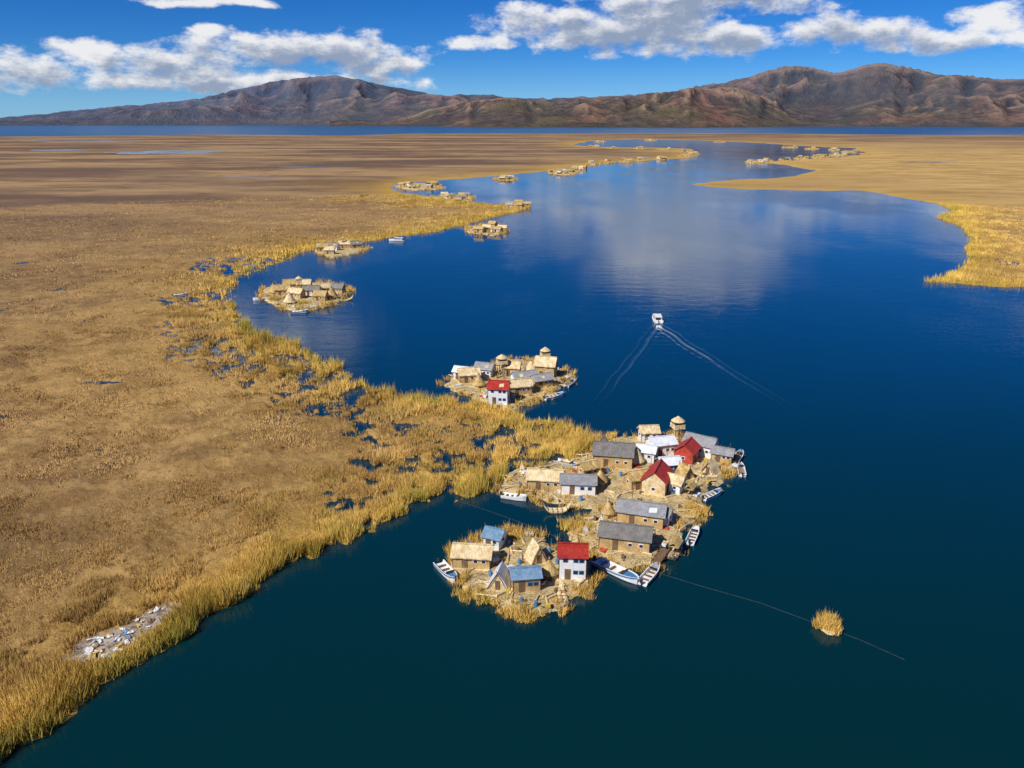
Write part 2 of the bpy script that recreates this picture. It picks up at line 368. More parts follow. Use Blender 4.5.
c=nb.mix(nb.m('MULTIPLY',nb.ramp(n1,.47,.56),.55),c,(.045,.052,.055))  # broad dark patches painted into the rock colour as cloud shadows
c=nb.mix(nb.m('MULTIPLY',nb.ramp(n3,.5,.68),.4),c,(.035,.035,.028))
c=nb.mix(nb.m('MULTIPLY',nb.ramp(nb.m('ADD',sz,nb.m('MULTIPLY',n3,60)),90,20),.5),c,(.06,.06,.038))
c=nb.mix(nb.m('ADD',nb.m('MULTIPLY',nb.attr('dist'),.55),.06),c,(.085,.13,.23))  # aerial haze painted in: rock colour turns bluer with distance
nb.put(b.inputs['Base Color'],c); b.inputs['Roughness'].default_value=1; b.inputs['Specular IOR Level'].default_value=0
nb.put(b.inputs['Normal'],nb.bump(nb.m('ADD',n3,nb.m('MULTIPLY',n2,3)),30,.8))
MAT['mount']=m
prof1=[(-500,116),(-200,115),(-60,119),(0,118),(30,115),(60,112),(110,107),(160,103),(200,98),(235,90),(270,82),(300,77),(335,75),(360,79),(385,86),(410,90),(440,95),(480,94),(520,98),(560,98),(600,96),(640,95),(680,90),(705,84),(722,83),(738,78),(752,76),(765,70),(785,66),(806,65),(822,70),(838,73),(850,70),(866,64),(885,62),(898,66),(912,66),(926,72),(945,75),(962,74),(980,77),(1010,79),(1060,78),(1200,84),(1500,95)]
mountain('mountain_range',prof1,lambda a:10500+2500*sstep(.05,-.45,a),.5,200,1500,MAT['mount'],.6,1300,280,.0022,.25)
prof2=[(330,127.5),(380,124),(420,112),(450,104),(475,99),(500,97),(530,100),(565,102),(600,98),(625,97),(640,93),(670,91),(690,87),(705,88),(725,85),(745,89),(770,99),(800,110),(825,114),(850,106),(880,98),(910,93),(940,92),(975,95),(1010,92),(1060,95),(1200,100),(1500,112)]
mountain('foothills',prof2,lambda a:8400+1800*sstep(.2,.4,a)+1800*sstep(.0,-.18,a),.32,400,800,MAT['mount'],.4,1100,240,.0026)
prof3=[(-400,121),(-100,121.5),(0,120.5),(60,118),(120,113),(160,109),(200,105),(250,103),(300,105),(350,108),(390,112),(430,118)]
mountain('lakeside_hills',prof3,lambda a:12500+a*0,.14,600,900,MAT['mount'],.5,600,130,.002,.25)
# ---------------------------------------------------------------- object builder
class Acc:
    def __init__(s): s.v=[]; s.f=[]
    def box(s,c,sz,rz=0,ry=0):
        cx,cy,cz=c; a,b_,c_=[q/2 for q in sz]; o=len(s.v); cr,sr=math.cos(rz),math.sin(rz)
        for dz in (-c_,c_):
            for dx,dy in ((-a,-b_),(a,-b_),(a,b_),(-a,b_)):
                x,z=dx,dz
                if ry: x,z=dx*math.cos(ry)+dz*math.sin(ry),-dx*math.sin(ry)+dz*math.cos(ry)
                s.v.append((cx+x*cr-dy*sr,cy+x*sr+dy*cr,cz+z))
        s.f+=[(o,o+3,o+2,o+1),(o+4,o+5,o+6,o+7),(o,o+1,o+5,o+4),(o+1,o+2,o+6,o+5),(o+2,o+3,o+7,o+6),(o+3,o,o+4,o+7)]
    def add(s,vs,fs):
        o=len(s.v); s.v+=[tuple(v) for v in vs]; s.f+=[tuple(i+o for i in f) for f in fs]
    def tube(s,p,q,r,n=6,r2=None):
        p,q=Vector(p),Vector(q); d=(q-p).normalized(); u=d.orthogonal().normalized(); w=d.cross(u)
        r2=r if r2 is None else r2; o=len(s.v)
        for c,rad in ((p,r),(q,r2)):
            for i in range(n):
                a=2*math.pi*i/n; s.v.append(tuple(c+(u*math.cos(a)+w*math.sin(a))*rad))
        s.f+=[(o+i,o+(i+1)%n,o+n+(i+1)%n,o+n+i) for i in range(n)]
        s.f+=[tuple(o+n-1-i for i in range(n)),tuple(o+n+i for i in range(n))]
    def loft(s,rings,closed=True,caps=True):
        o=len(s.v); n=len(rings[0])
        for r in rings: s.v+=[tuple(p) for p in r]
        for j in range(len(rings)-1):
            for i in range(n if closed else n-1):
                k=(i+1)%n; s.f.append((o+j*n+i,o+j*n+k,o+(j+1)*n+k,o+(j+1)*n+i))
        if caps: s.f+=[tuple(o+n-1-i for i in range(n)),tuple(o+(len(rings)-1)*n+i for i in range(n))]
class Thing:
    def __init__(s,name,loc,yaw=0):
        s.e=bpy.data.objects.new(name,None); s.e.empty_display_size=.5; scene.collection.objects.link(s.e)
        s.e.location=loc; s.e.rotation_euler=(0,0,math.radians(yaw)); s.p={}
    def a(s,part,mat):
        if part not in s.p: s.p[part]=(Acc(),mat)
        return s.p[part][0]
    def done(s):
        for n,(ac,mt) in s.p.items():
            me=bpy.data.meshes.new(n); me.from_pydata(ac.v,[],ac.f); me.materials.append(MAT[mt]); me.update()
            ob=bpy.data.objects.new(n,me); scene.collection.objects.link(ob); ob.parent=s.e
        return s.e
IZ=.72
def roof_slabs(R,w,d,h,rh,ov,th,sag=0):
    n=8
    for sg in (-1,1):
        ye=sg*(d/2+ov); ze=h-ov*rh/(d/2)
        rings=[]
        for i in range(n+1):
            x=-(w/2+ov)+(w+2*ov)*i/n; j=random.uniform(-sag,sag)
            rings.append([(x,ye+j,ze+.04),(x,ye*.5,(ze+h+rh)/2+.05+j*.5),(x,sg*.0,h+rh+.06+j*.4),(x,sg*.0,h+rh+.06+th+j*.4),(x,ye*.5,(ze+h+rh)/2+.05+th+j*.7),(x,ye+j,ze+.04+th)])
        R.loft(rings)
def gable(name,u,v,w,d,h,rh,wall,roof,yaw=0,ov=.4,storey=1,door='wood',win='white',z=IZ):
    x,y=G(u,v); T=Thing(name,(x,y,z),yaw)
    W=T.a('walls',wall); hw,hd_=w/2,d/2
    W.add([(-hw,-hd_,-.05),(hw,-hd_,-.05),(hw,hd_,-.05),(-hw,hd_,-.05),(-hw,-hd_,h),(hw,-hd_,h),(hw,hd_,h),(-hw,hd_,h),(-hw,0,h+rh),(hw,0,h+rh)],
      [(0,1,5,4),(2,3,7,6),(1,2,6,9,5),(3,0,4,8,7),(4,5,9,8),(6,7,8,9)])
    T.a('plinth','thatch2').box((0,0,-.35),(w+.8,d+.8,.62))
    thatch=roof.startswith('thatch')
    R=T.a('roof',roof); roof_slabs(R,w,d,h,rh,ov,.22 if thatch else .08,.14 if thatch else .03)
    T.a('ridge_cap','thatch2' if thatch else roof).box((0,0,h+rh+(.34 if thatch else .17)),(w+2*ov-.1,.35,.12))
    D=T.a('door',door); D.box((-w*.18,-hd_-.03,.95),(.95,.07,1.9))
    Fm=T.a('window_frames',win); Gl=T.a('window_panes','glass')
    for s_ in range(storey):
        zc=1.35+s_*2.1
        if zc>h-.25: break
        xs=[w*.12,w*.34] if w>4 else [w*.22]
        if s_>0: xs=[-w*.27]+xs
        for xx in xs:
            Fm.box((xx,-hd_-.03,zc),(.8,.07,.7)); Gl.box((xx,-hd_-.075,zc),(.6,.05,.5))
        for sg in (-1,1):
            Fm.box((sg*(hw+.03),0,zc),(.07,.8,.7)); Gl.box((sg*(hw+.075),0,zc),(.05,.6,.5))
    Pp=T.a('corner_posts','wood')
    for sx_ in (-1,1):
        for sy_ in (-1,1): Pp.tube((sx_*(hw+.04),sy_*(hd_+.04),-.3),(sx_*(hw+.04),sy_*(hd_+.04),h-.12),.05)
    if not thatch and random.random()<.4:   # weathered matting tied on the roof
        mt=T.a('roof_matting',random.choice(['thatch2','sheet'])); ww=w*random.uniform(.15,.25); x0=random.uniform(-w*.3,w*.2)
        ye=-(d/2+ov*.6); ze=h-ov*.6*rh/(d/2)
        t0,t1=.2,.65
        p=lambda xx,t:(xx,ye*(1-t),ze+(h+rh-ze)*t+.20)
        mt.add([p(x0,t0),p(x0+ww,t0+.06),p(x0+ww*.95,t1),p(x0,t1-.08)],[(0,1,2,3)])
    return T.done()
def cone_hut(name,u,v,r,h,mat='thatch',z=IZ,wallh=.9):
    x,y=G(u,v); T=Thing(name,(x,y,z),random.uniform(0,60))
    W=T.a('walls','reedwall'); n=14
    W.loft([[(r*.92*math.cos(2*math.pi*i/n),r*.92*math.sin(2*math.pi*i/n),zz) for i in range(n)] for zz in (-.3,wallh)])
    R=T.a('roof',mat); rings=[]
    for k,(f,zz) in enumerate(((1.16,wallh-.15),(1.0,wallh+.25),(.62,wallh+h*.45),(.3,wallh+h*.78),(.08,wallh+h),(.1,wallh+h+.35))):
        rings.append([(r*f*math.cos(2*math.pi*i/n)*random.uniform(.95,1.05),r*f*math.sin(2*math.pi*i/n)*random.uniform(.95,1.05),zz) for i in range(n)])
    R.loft(rings)
    T.a('binding','wood').tube((0,0,wallh+h-.1),(0,0,wallh+h+.1),r*.14,8)
    T.a('door','wood').box((0,-r*.93,.5),(.7,.12,1.15))
    return T.done()
def aframe(name,u,v,w,d,h,mat,yaw,z=IZ):
    x,y=G(u,v); T=Thing(name,(x,y,z),yaw); hw=w/2
    R=T.a('roof',mat)
    for sg in (-1,1):
        R.loft([[(sg*hw,yy,0),(sg*hw*.55,yy,h*.52),(0,yy,h),(0,yy,h+.12),(sg*(hw*.55+.1),yy,h*.52+.1),(sg*(hw+.12),yy,0)] for yy in (-d/2,-d/6,d/6,d/2)])
    T.a('end_walls','thatch2').add([(-hw*.93,-d/2+.2,0),(hw*.93,-d/2+.2,0),(0,-d/2+.2,h*.93),(-hw*.93,d/2-.2,0),(hw*.93,d/2-.2,0),(0,d/2-.2,h*.93)],[(0,1,2),(5,4,3)])
    T.a('door','wood').box((0,-d/2+.17,.8),(.8,.06,1.55))
    T.a('plinth','thatch2').box((0,0,-.3),(w+.6,d+.6,.55))
    P_=T.a('ridge_poles','wood'); 
    for yy in (-d/2-.08,d/2+.08):
        P_.tube((-hw,yy,0),(.2,yy,h+.4),.05); P_.tube((hw,yy,0),(-.2,yy,h+.4),.05)
    return T.done()
def tower(name,u,v,h,s=2.2,roof='thatch',z=IZ):
    x,y=G(u,v); T=Thing(name,(x,y,z),15); a=s/2
    L=T.a('legs','wood')
    for sx_ in (-1,1):
        for sy_ in (-1,1): L.tube((sx_*a*1.2,sy_*a*1.2,-.4),(sx_*a*.8,sy_*a*.8,h),.09)
    B=T.a('braces','reedwall')
    for k in range(3):
        z0=h*k/3;z1=h*(k+1)/3; f=1.2-.4*k/3; g_=1.2-.4*(k+1)/3
        for sy_ in (-1,1):
            B.tube((-a*f,sy_*a*f,z0),(a*g_,sy_*a*g_,z1),.07); B.tube((sy_*a*f,-a*f,z0),(sy_*a*g_,a*g_,z1),.07)
    T.a('platform','thatch2').box((0,0,h),(s*1.3,s*1.3,.2))
    Rl=T.a('railing','thatch2')
    for sx_ in (-1,1):
        Rl.box((sx_*s*.6,0,h+.5),(.08,s*1.2,.8)); Rl.box((0,sx_*s*.6,h+.5),(s*1.12,.08,.8))
    Pp=T.a('posts','wood')
    for sx_ in (-1,1):
        for sy_ in (-1,1): Pp.tube((sx_*s*.5,sy_*s*.5,h),(sx_*s*.5,sy_*s*.5,h+1.6),.06)
    n=10; R=T.a('roof',roof)
    R.loft([[(s*f*math.cos(2*math.pi*i/n),s*f*math.sin(2*math.pi*i/n),zz) for i in range(n)] for f,zz in ((.78,h+1.5),(.6,h+1.85),(.25,h+2.3),(.04,h+2.6))])
    Ld=T.a('ladder','wood')
    for sx_ in (-.25,.25): Ld.tube((sx_,-s*1.1,-.2),(sx_,-s*.66,h+.3),.04)
    for k in range(int(h/.4)):
        t=k/(h/.4); Ld.tube((-.25,-s*(1.1-.44*t),h*t),(.25,-s*(1.1-.44*t),h*t),.03)
    return T.done()
def motor_boat(u,v,L,W,yaw,trim='bluep',cabin=False,open_=True):
    x,y=G(u,v); T=Thing('motor_boat',(x,y,0),yaw)  # bow along +x
    Hh=T.a('hull','white'); rings=[]; inner=[]
    for i in range(11):
        t=i/10; X_=-L/2+L*t; w=W/2*(1 if t<.45 else math.sqrt(max(0,1-((t-.45)/.56)**2.2))); w=max(w,.04)
        zt=.75+.55*t**2.5; kb=-.25+.55*max(0,t-.7)
        rings.append([(X_,-w,zt),(X_,-w*.88,.15),(X_,-w*.45,kb),(X_,w*.45,kb),(X_,w*.88,.15),(X_,w,zt),(X_,w*.86,zt),(X_,w*.75,.28),(X_,-w*.75,.28),(X_,-w*.86,zt)])
    Hh.loft(rings)
    S1=T.a('side_stripe',trim)
    for sg in (-1,1):
        pts=[]
        for r in rings:
            X_,yy,zt=r[5]; yb=r[4][1]
            pts.append([(X_,sg*(abs(yy)+.02),zt-.06),(X_,sg*(abs(yb)*.6+abs(yy)*.4+.04),zt-.34),(X_,sg*(abs(yb)*.6+abs(yy)*.4),zt-.34),(X_,sg*(abs(yy)-.02),zt-.06)])
        S1.loft(pts)
    B=T.a('benches','wood')
    for k in (-.3,-.1,.1): B.box((L*k,0,.55),(.35,W*.74,.06))
    T.a('fore_deck',trim).add([(L*.2,-W*.40,.86),(L*.2,W*.40,.86),(L*.36,W*.28,1.0),(L*.47,0,1.2),(L*.36,-W*.28,1.0)],[(0,4,3,2,1)])
    M_=T.a('outboard_motor','motor'); M_.box((-L/2-.2,0,.85),(.4,.36,.5)); M_.box((-L/2-.22,0,.3),(.16,.14,.8))
    if cabin:
        C=T.a('cabin','white'); C.add([(-L*.36,-W*.4,.4),(L*.2,-W*.38,.4),(L*.2,W*.38,.4),(-L*.36,W*.4,.4),(-L*.36,-W*.36,1.9),(L*.12,-W*.34,1.9),(L*.12,W*.34,1.9),(-L*.36,W*.36,1.9)],[(0,1,5,4),(1,2,6,5),(2,3,7,6),(3,0,4,7),(4,5,6,7)])
        C.box((-L*.12,0,1.98),(L*.54,W*.84,.12))
        Gw=T.a('cabin_windows','glass')
        for k in range(5):
            for sg in (-1,1): Gw.box((-L*.3+k*L*.095,sg*(W*.385),1.4),(L*.075,.06,.5))
        Gw.box((-L*.365,0,1.3),(.05,W*.5,.8)); Gw.box((L*.165,0,1.4),(.05,W*.6,.5),0,-.35)
        Rk=T.a('roof_rail','grey')
        for sg in (-1,1): Rk.tube((-L*.36,sg*W*.36,2.3),(L*.1,sg*W*.36,2.3),.03)
        for k in range(5):
            for sg in (-1,1): Rk.tube((-L*.36+k*L*.115,sg*W*.36,2.0),(-L*.36+k*L*.115,sg*W*.36,2.3),.025)
    else:
        Ws=T.a('windscreen','glass'); Ws.box((L*.19,0,1.05),(.05,W*.72,.45),0,-.4)
    return T.done()
def reed_boat(u,v,L,yaw,z=.15,house=False):
    x,y=G(u,v); T=Thing('reed_boat',(x,y,z),yaw)
    for sg in (-1,1):
        rings=[]
        for i in range(15):
            t=i/14*2-1; X_=t*L/2*(1-.12*abs(t)**4); Zc=.15+1.9*abs(t)**3.2; r=.42*(1-abs(t)**3*.8)
            rings.append([(X_+r*.0,sg*.42*(1-abs(t)**3)+r*math.cos(2*math.pi*k/8),Zc+r*math.sin(2*math.pi*k/8)) for k in range(8)])
        T.a('hull','thatch2').loft(rings)
    Bn=T.a('bindings','wood')
    for t in (-.6,-.3,0,.3,.6):
        zc=.15+1.9*abs(t)**3.2; Bn.box((t*L/2,0,zc),(.08,1.75*(1-abs(t)**3),.9*(1-abs(t)**3*.8)))
    if house:
        C=T.a('canopy_posts','wood')
        for a in (-1.2,1.2):
            for b2 in (-.6,.6): C.tube((a,b2,.3),(a,b2,2.3),.05)
        T.a('canopy','thatch').add([(-1.5,-.9,2.2),(1.5,-.9,2.2),(1.5,0,2.8),(-1.5,0,2.8),(1.5,.9,2.2),(-1.5,.9,2.2),(-1.5,-.9,2.1),(1.5,-.9,2.1),(1.5,.9,2.1),(-1.5,.9,2.1)],[(0,1,2,3),(3,2,4,5),(6,9,8,7),(0,6,7,1),(5,4,8,9)])
    return T.done()
def dock(u,v,w,d,yaw):
    x,y=G(u,v); T=Thing('wooden_dock',(x,y,.0),yaw)
    Pk=T.a('planks','wood'); n=int(d/.32)
    for i in range(n): Pk.box((random.uniform(-.06,.06),-d/2+(i+.5)*d/n,.85),(w,d/n-.05,.07))
    Ps=T.a('piles','wood')
    for sx_ in (-1,1):
        Ps.box((sx_*w*.42,0,.74),(.14,d,.13))
        for k in range(4):
            yy=-d*.46+k*d*.306; Ps.tube((sx_*w*.47,yy,-1),(sx_*w*.47,yy,1.5),.08)
    return T.done()
# ---------------------------------------------------------------- islands
iso_parts=[]
def island(poly,top=.72,res=.6,reed_h=1.3,reed_n=900,noise=1.6,K=16,wid=.1,name='reed_island',inner=.12):
    poly=np.array(poly); mn=poly.min(0)-4; mx=poly.max(0)+4
    nx=int((mx[0]-mn[0])/res)+2; ny=int((mx[1]-mn[1])/res)+2
    gx,gy=np.meshgrid(np.linspace(mn[0],mx[0],nx),np.linspace(mn[1],mx[1],ny))
    def sf(x,y): return sdf(x,y,poly)+(fbm(x/3,y/3,4,31)-.5)*2.6*noise
    s=sf(gx,gy); z=np.clip(-.25+s*.75,-.9,top-.04)+np.where(s>1,(fbm(gx/1.5,gy/1.5,3,8)-.5)*.34,0)
    idx=np.arange(nx*ny).reshape(ny,nx)
    Q=np.stack([idx[:-1,:-1],idx[:-1,1:],idx[1:,1:],idx[1:,:-1]],-1).reshape(-1,4)
    zf=z.ravel(); Q=Q[(zf[Q]>-.85).any(1)]
    used=np.unique(Q); rm=np.zeros(nx*ny,np.int64); rm[used]=np.arange(len(used))
    mesh_np(name,np.stack([gx.ravel(),gy.ravel(),zf],1)[used],rm[Q],MAT['litter'],smooth=True)
    x=rng.uniform(mn[0],mx[0],reed_n*8); y=rng.uniform(mn[1],mx[1],reed_n*8); s=sf(x,y)
    cl=fbm(x/5,y/5,3,55); fine=fbm(x/1.6,y/1.6,2,58)
    pr=np.where((s>-1.3)&(s<1.6)&(cl>.42)&(fine>.45),1.,np.where((s>1.8)&(cl>.60),inner,0))
    ok=rng.uniform(0,1,len(x))<pr; x,y,s=x[ok][:reed_n],y[ok][:reed_n],s[ok][:reed_n]
    if len(x):
        iso_parts.append(blades(x,y,np.clip(-.2+s*.7,-.2,top-.1),reed_h*rng.uniform(.4,1.25,len(x)),rng.uniform(.25,.6,len(x)),rng.uniform(.1,.9,len(x)),rng.uniform(.3,.9,len(x)),K,np.full(len(x),wid)))
def bush(u,v,R,n,h,K=22):
    cx,cy=G(u,v); a=rng.uniform(0,6.28,n); r=np.sqrt(rng.uniform(0,1,n))*R*(.75+.35*np.sin(a*3+u))
    x=cx+r*np.cos(a); y=cy+r*np.sin(a)
    iso_parts.append(blades(x,y,np.full(n,.3),h*rng.uniform(.5,1.2,n)*(1-.4*(r/R)**2),rng.uniform(.3,.7,n),rng.uniform(.2,.9,n),rng.uniform(.5,.95,n),K,np.full(n,.11)))
PA=[(456,556),(466,545),(485,537),(510,532),(535,535),(550,545),(562,552),(585,552),(590,565),(586,590),(570,600),(552,612),(535,620),(505,612),(480,603),(462,588),(458,572)]
PB=[(500,478),(520,467),(560,462),(590,452),(600,441),(640,437),(670,434),(700,440),(728,452),(742,464),(735,475),(712,490),(700,500),(704,515),(688,530),(674,550),(655,568),(632,570),(610,562),(590,552),(566,540),(567,527),(590,517),(600,508),(560,505),(525,498),(500,492)]
PC=[(443,385),(450,376),(480,367),(500,360),(530,360),(558,366),(575,376),(565,388),(548,398),(525,405),(505,412),(480,402),(455,393)]
PD=[(257,297),(268,288),(300,283),(340,284),(354,291),(338,304),(310,312),(283,310)]
PE=[(313,251),(330,247),(355,244),(370,248),(360,253),(330,259)]
for pp,rn,rh,K in ((PA,800,1.5,18),(PB,1300,1.4,18),(PC,550,1.5,14),(PD,520,2.2,12),(PE,220,1.8,10)):
    island([G(*p) for p in pp],reed_n=rn,reed_h=rh,K=K,wid=.1 if K>14 else .18)
bush(578,531,3.6,70,1.9); bush(694,512,3.2,60,1.6); bush(512,543,3.5,60,1.5); bush(487,600,2.5,35,1.2); bush(725,465,2.5,30,1.4); bush(530,612,3,40,1.)
bush(583,445,7,120,2.2); bush(560,440,6,90,2.2)
# ---- near island
gable('reed_hut',473,566,6.0,3.8,2.1,1.0,'reedwall','thatch2',-6)
gable('reed_hut',495,548,3.0,3.0,2.1,.9,'sheet','blue',-25)
aframe('a_frame_hut',500,588,3.4,3.6,3.0,'sheet',-12)
gable('reed_hut',525,590,4.2,3.2,2.5,.7,'reedwall','blue',8,win='bluep')
aframe('a_frame_hut',536,563,2.8,3.2,3.1,'thatch2',20)
cone_hut('conical_reed_hut',549,580,1.3,2.2,'thatch')
gable('white_house',572,577,4.2,3.8,4.2,1.1,'white','red',-4,storey=2,door='wood',win='bluep')
reed_boat(563,603,6,95)
motor_boat(447,574,6.5,2.0,-60)
motor_boat(616,573,9.0,2.4,-47)
# ---- middle island
gable('reed_hut',545,489,6.6,4.0,2.2,1.1,'reedwall','thatch2',-8)
gable('cabin',578,493,6.6,4.2,2.3,.9,'white','grey',-5,win='bluep')
gable('cabin',613,465,8.0,6.0,2.8,1.6,'reedwall','dgrey',-10,storey=1)
gable('red_roof_house',656,492,6.2,4.6,3.0,1.9,'thatch2','red',68,storey=1)
gable('red_roof_house',686,463,4.6,4.0,2.8,1.5,'redp','red',60)
gable('cabin',700,455,6.5,4.2,2.6,1.2,'white','grey',-35)
gable('white_house',660,455,5.5,4.0,2.6,1.0,'white','sheet',15)
gable('white_house',646,462,3.8,3.2,2.3,.8,'sheet','sheet',-20)
tower('watchtower',676,450,4.8,2.0,'thatch2')
gable('cabin',641,524,8.2,4.4,2.5,1.2,'reedwall','grey',-17)
gable('cabin',625,548,8.4,4.6,2.5,1.3,'reedwall','dgrey',-14)
gable('reed_hut',637,489,4.2,3.2,2.2,1.0,'reedwall','thatch',20)
gable('reed_hut',672,493,4.0,3.2,2.2,.9,'white','thatch2',-30)
gable('reed_hut',722,463,4.2,3.2,2.0,.8,'reedwall','grey',-25)
gable('reed_hut',668,474,4.0,3.0,2.2,.9,'bluep','sheet',10)
cone_hut('conical_reed_hut',636,466,1.7,2.5,'thatch2')
cone_hut('conical_reed_hut',600,487,1.4,2.2,'thatch')
cone_hut('conical_reed_hut',608,519,1.2,2.0,'thatch')
aframe('a_frame_hut',602,451,2.8,3.2,2.8,'thatch2',-20)
aframe('a_frame_hut',684,480,2.8,3,2.6,'thatch',30)
gable('reed_hut',661,525,3.2,2.8,2.1,.8,'white','grey',-30)
gable('reed_hut',588,478,3.4,2.8,2.0,.8,'reedwall','thatch',25)
aframe('a_frame_hut',710,475,3.0,3,2.4,'thatch2',-40)
gable('reed_hut',648,442,4.0,3.0,2.2,.9,'white','thatch2',5)
reed_boat(524,478,6,100,.3); reed_boat(690,498,7,60,.3,True); reed_boat(600,533,5,80,.4)
dock(660,560,1.6,5,-28); dock(728,459,2,5,-60)
reed_boat(675,555,7,62,.1,True); motor_boat(650,577,6,1.9,55,'grey'); motor_boat(693,538,5.5,1.7,65,'white')
motor_boat(567,466,6,1.9,-40); motor_boat(738,459,5.5,1.8,60); motor_boat(712,497,5,1.6,35,'bluep'); motor_boat(741,472,5,1.6,80,'grey')
reed_boat(557,512,6,5,.1); motor_boat(514,499,5,1.6,-20,'white')
# ---- third island
gable('white_house',499,404,5.0,4.4,4.2,1.4,'white','red',-8,storey=2,win='bluep')
tower('watchtower',502,378,3.8,2.2,'thatch2')
gable('reed_house',546,378,5.5,4.5,3.6,1.8,'reedwall','thatch2',-15,storey=2)
tower('watchtower',545,373,4.6,2.0,'thatch2')
gable('reed_hut',469,383,5.5,4.0,2.3,1.2,'reedwall','thatch2',10)
gable('cabin',485,377,5.0,4.0,2.3,1.2,'white','grey',-20)
gable('cabin',524,387,6.5,4.2,2.5,1.3,'white','grey',20)
gable('reed_hut',519,395,6.0,3.6,2.3,1.2,'reedwall','thatch2',15)
gable('reed_hut',541,388,5.5,3.6,2.2,1.1,'reedwall','grey',25)
gable('reed_hut',512,377,4.5,3.6,2.6,1.2,'reedwall','thatch2',-10)
cone_hut('conical_reed_hut',531,376,2.0,3.0,'thatch2'); cone_hut('conical_reed_hut',479,389,1.7,2.6,'thatch')
gable('reed_hut',462,380,4.0,3.2,2.2,1.0,'white','sheet',-20)
motor_boat(554,398,6,2,30); motor_boat(570,385,5,1.8,60)
# ---- fourth / fifth
for u,v,w,wl,rf,yw in ((283,296,6,'reedwall','thatch',10),(297,299,6,'reedwall','thatch2',-20),(312,296,6.5,'white','dgrey',5),(326,294,5.5,'reedwall','thatch2',25),(338,294,5.5,'reedwall','dgrey',-15),(305,290,5.5,'reedwall','thatch2',0),(290,290,5,'reedwall','thatch',15),(321,302,5,'reedwall','thatch',-10)):
    gable('reed_hut',u,v,w,w*.6,2.3,1.4,wl,rf,yw)
cone_hut('conical_reed_hut',332,300,2.4,3.8,'thatch'); cone_hut('conical_reed_hut',290,305,2.3,3.4,'thatch2'); cone_hut('conical_reed_hut',274,295,2.1,3.4,'thatch'); tower('watchtower',300,293,4,2.0,'thatch2')
bush(276,301,4,70,2.4,14); bush(330,299,5,80,2.2,14); bush(303,305,4,60,2.2,14); bush(348,291,4,50,2.2,14)
motor_boat(262,300,7,2.2,200,'white',False); motor_boat(300,313,6,2.0,10,'bluep'); reed_boat(345,301,8,30,.1)
for u,v,w,wl,rf,yw in ((323,252,6,'reedwall','thatch',10),(334,251,6,'white','dgrey',-20),(345,249,6.5,'reedwall','thatch2',5),(356,249,6,'reedwall','dgrey',25),(330,255,5,'reedwall','thatch2',0)):
    gable('reed_hut',u,v,w,w*.6,2.4,1.4,wl,rf,yw)
tower('watchtower',344,249,4,2.0); motor_boat(397,241,10,3.2,170,'white',True)
# distant islands
def ell(u,v,ru,rv):
    return [G(u+ru*math.cos(a)*random.uniform(.8,1.1),v+rv*math.sin(a)*random.uniform(.8,1.1)) for a in np.linspace(0,2*math.pi,14,endpoint=False)]
def village(u,v,ru,rv,n,big=1.0):
    island(ell(u,v,ru,rv),res=2.0 if v>165 else 4.0,reed_n=220,reed_h=2.2*big,K=8,wid=.5*big,noise=2.0,inner=.4)
    T=Thing('floating_village',(*G(u,v),IZ))
    cx,cy=G(u,v)
    for i in range(n):
        a=random.uniform(0,6.28); r=math.sqrt(random.uniform(0,.6))
        x,y=G(u+ru*r*math.cos(a),v+rv*r*math.sin(a)); x-=cx;y-=cy
        w=random.uniform(4.5,7.5)*big; d=w*.6; h=random.uniform(1.7,2.8)*big; rh=1.4*big; yw=random.uniform(-.6,.6)
        wl=random.choice(['reedwall','reedwall','wood','thatch','white']); rf=random.choice(['thatch','thatch','thatch2','thatch','dgrey','dgrey','grey','thatch'])
        cs,sn=math.cos(yw),math.sin(yw)
        tr=lambda p:(x+p[0]*cs-p[1]*sn,y+p[0]*sn+p[1]*cs,p[2])
        T.a('walls_'+wl,wl).add([tr(p) for p in [(-w/2,-d/2,-.6),(w/2,-d/2,-.6),(w/2,d/2,-.6),(-w/2,d/2,-.6),(-w/2,-d/2,h),(w/2,-d/2,h),(w/2,d/2,h),(-w/2,d/2,h),(-w/2,0,h+rh),(w/2,0,h+rh)]],[(0,1,5,4),(2,3,7,6),(1,2,6,9,5),(3,0,4,8,7)])
        o=.5; e=h-o*rh/(d/2)
        T.a('roofs_'+rf,rf).add([tr(p) for p in [(-w/2-o,-d/2-o,e+.1),(w/2+o,-d/2-o,e+.1),(w/2+o,0,h+rh+.1),(-w/2-o,0,h+rh+.1),(w/2+o,d/2+o,e+.1),(-w/2-o,d/2+o,e+.1)]],[(0,1,2,3),(3,2,4,5)])
        T.a('doors','glass').box(tr((0,-d/2-.05,.9)),(1.1,.1,1.7),yw)
    T.done()
for a in ((487,230,22,5.5,9),(515,207,17,3.6,8),(455,199,20,4.5,10),(421,187,26,3.4,12),(506,179,13,1.8,5),(563,172,18,3.2,11)): village(*a)
for u,v in ((578,169),(592,164.5),(607,162.5),(626,161.5),(641,160.2),(662,159),(684,157),(693,154.5),(684,151.5),(664,149.5),(640,149),(611,148.5),(594,147),(752,162.5),(764,161.5),(785,160),(801,159),(820,157.5),(838,155.5),(850,152),(834,150),(812,149),(790,147.5),(600,142),(650,140.5),(720,142)):
    village(u,v,random.uniform(5,9),max(.5,(v-138)*.05),random.randint(2,5),1.25)
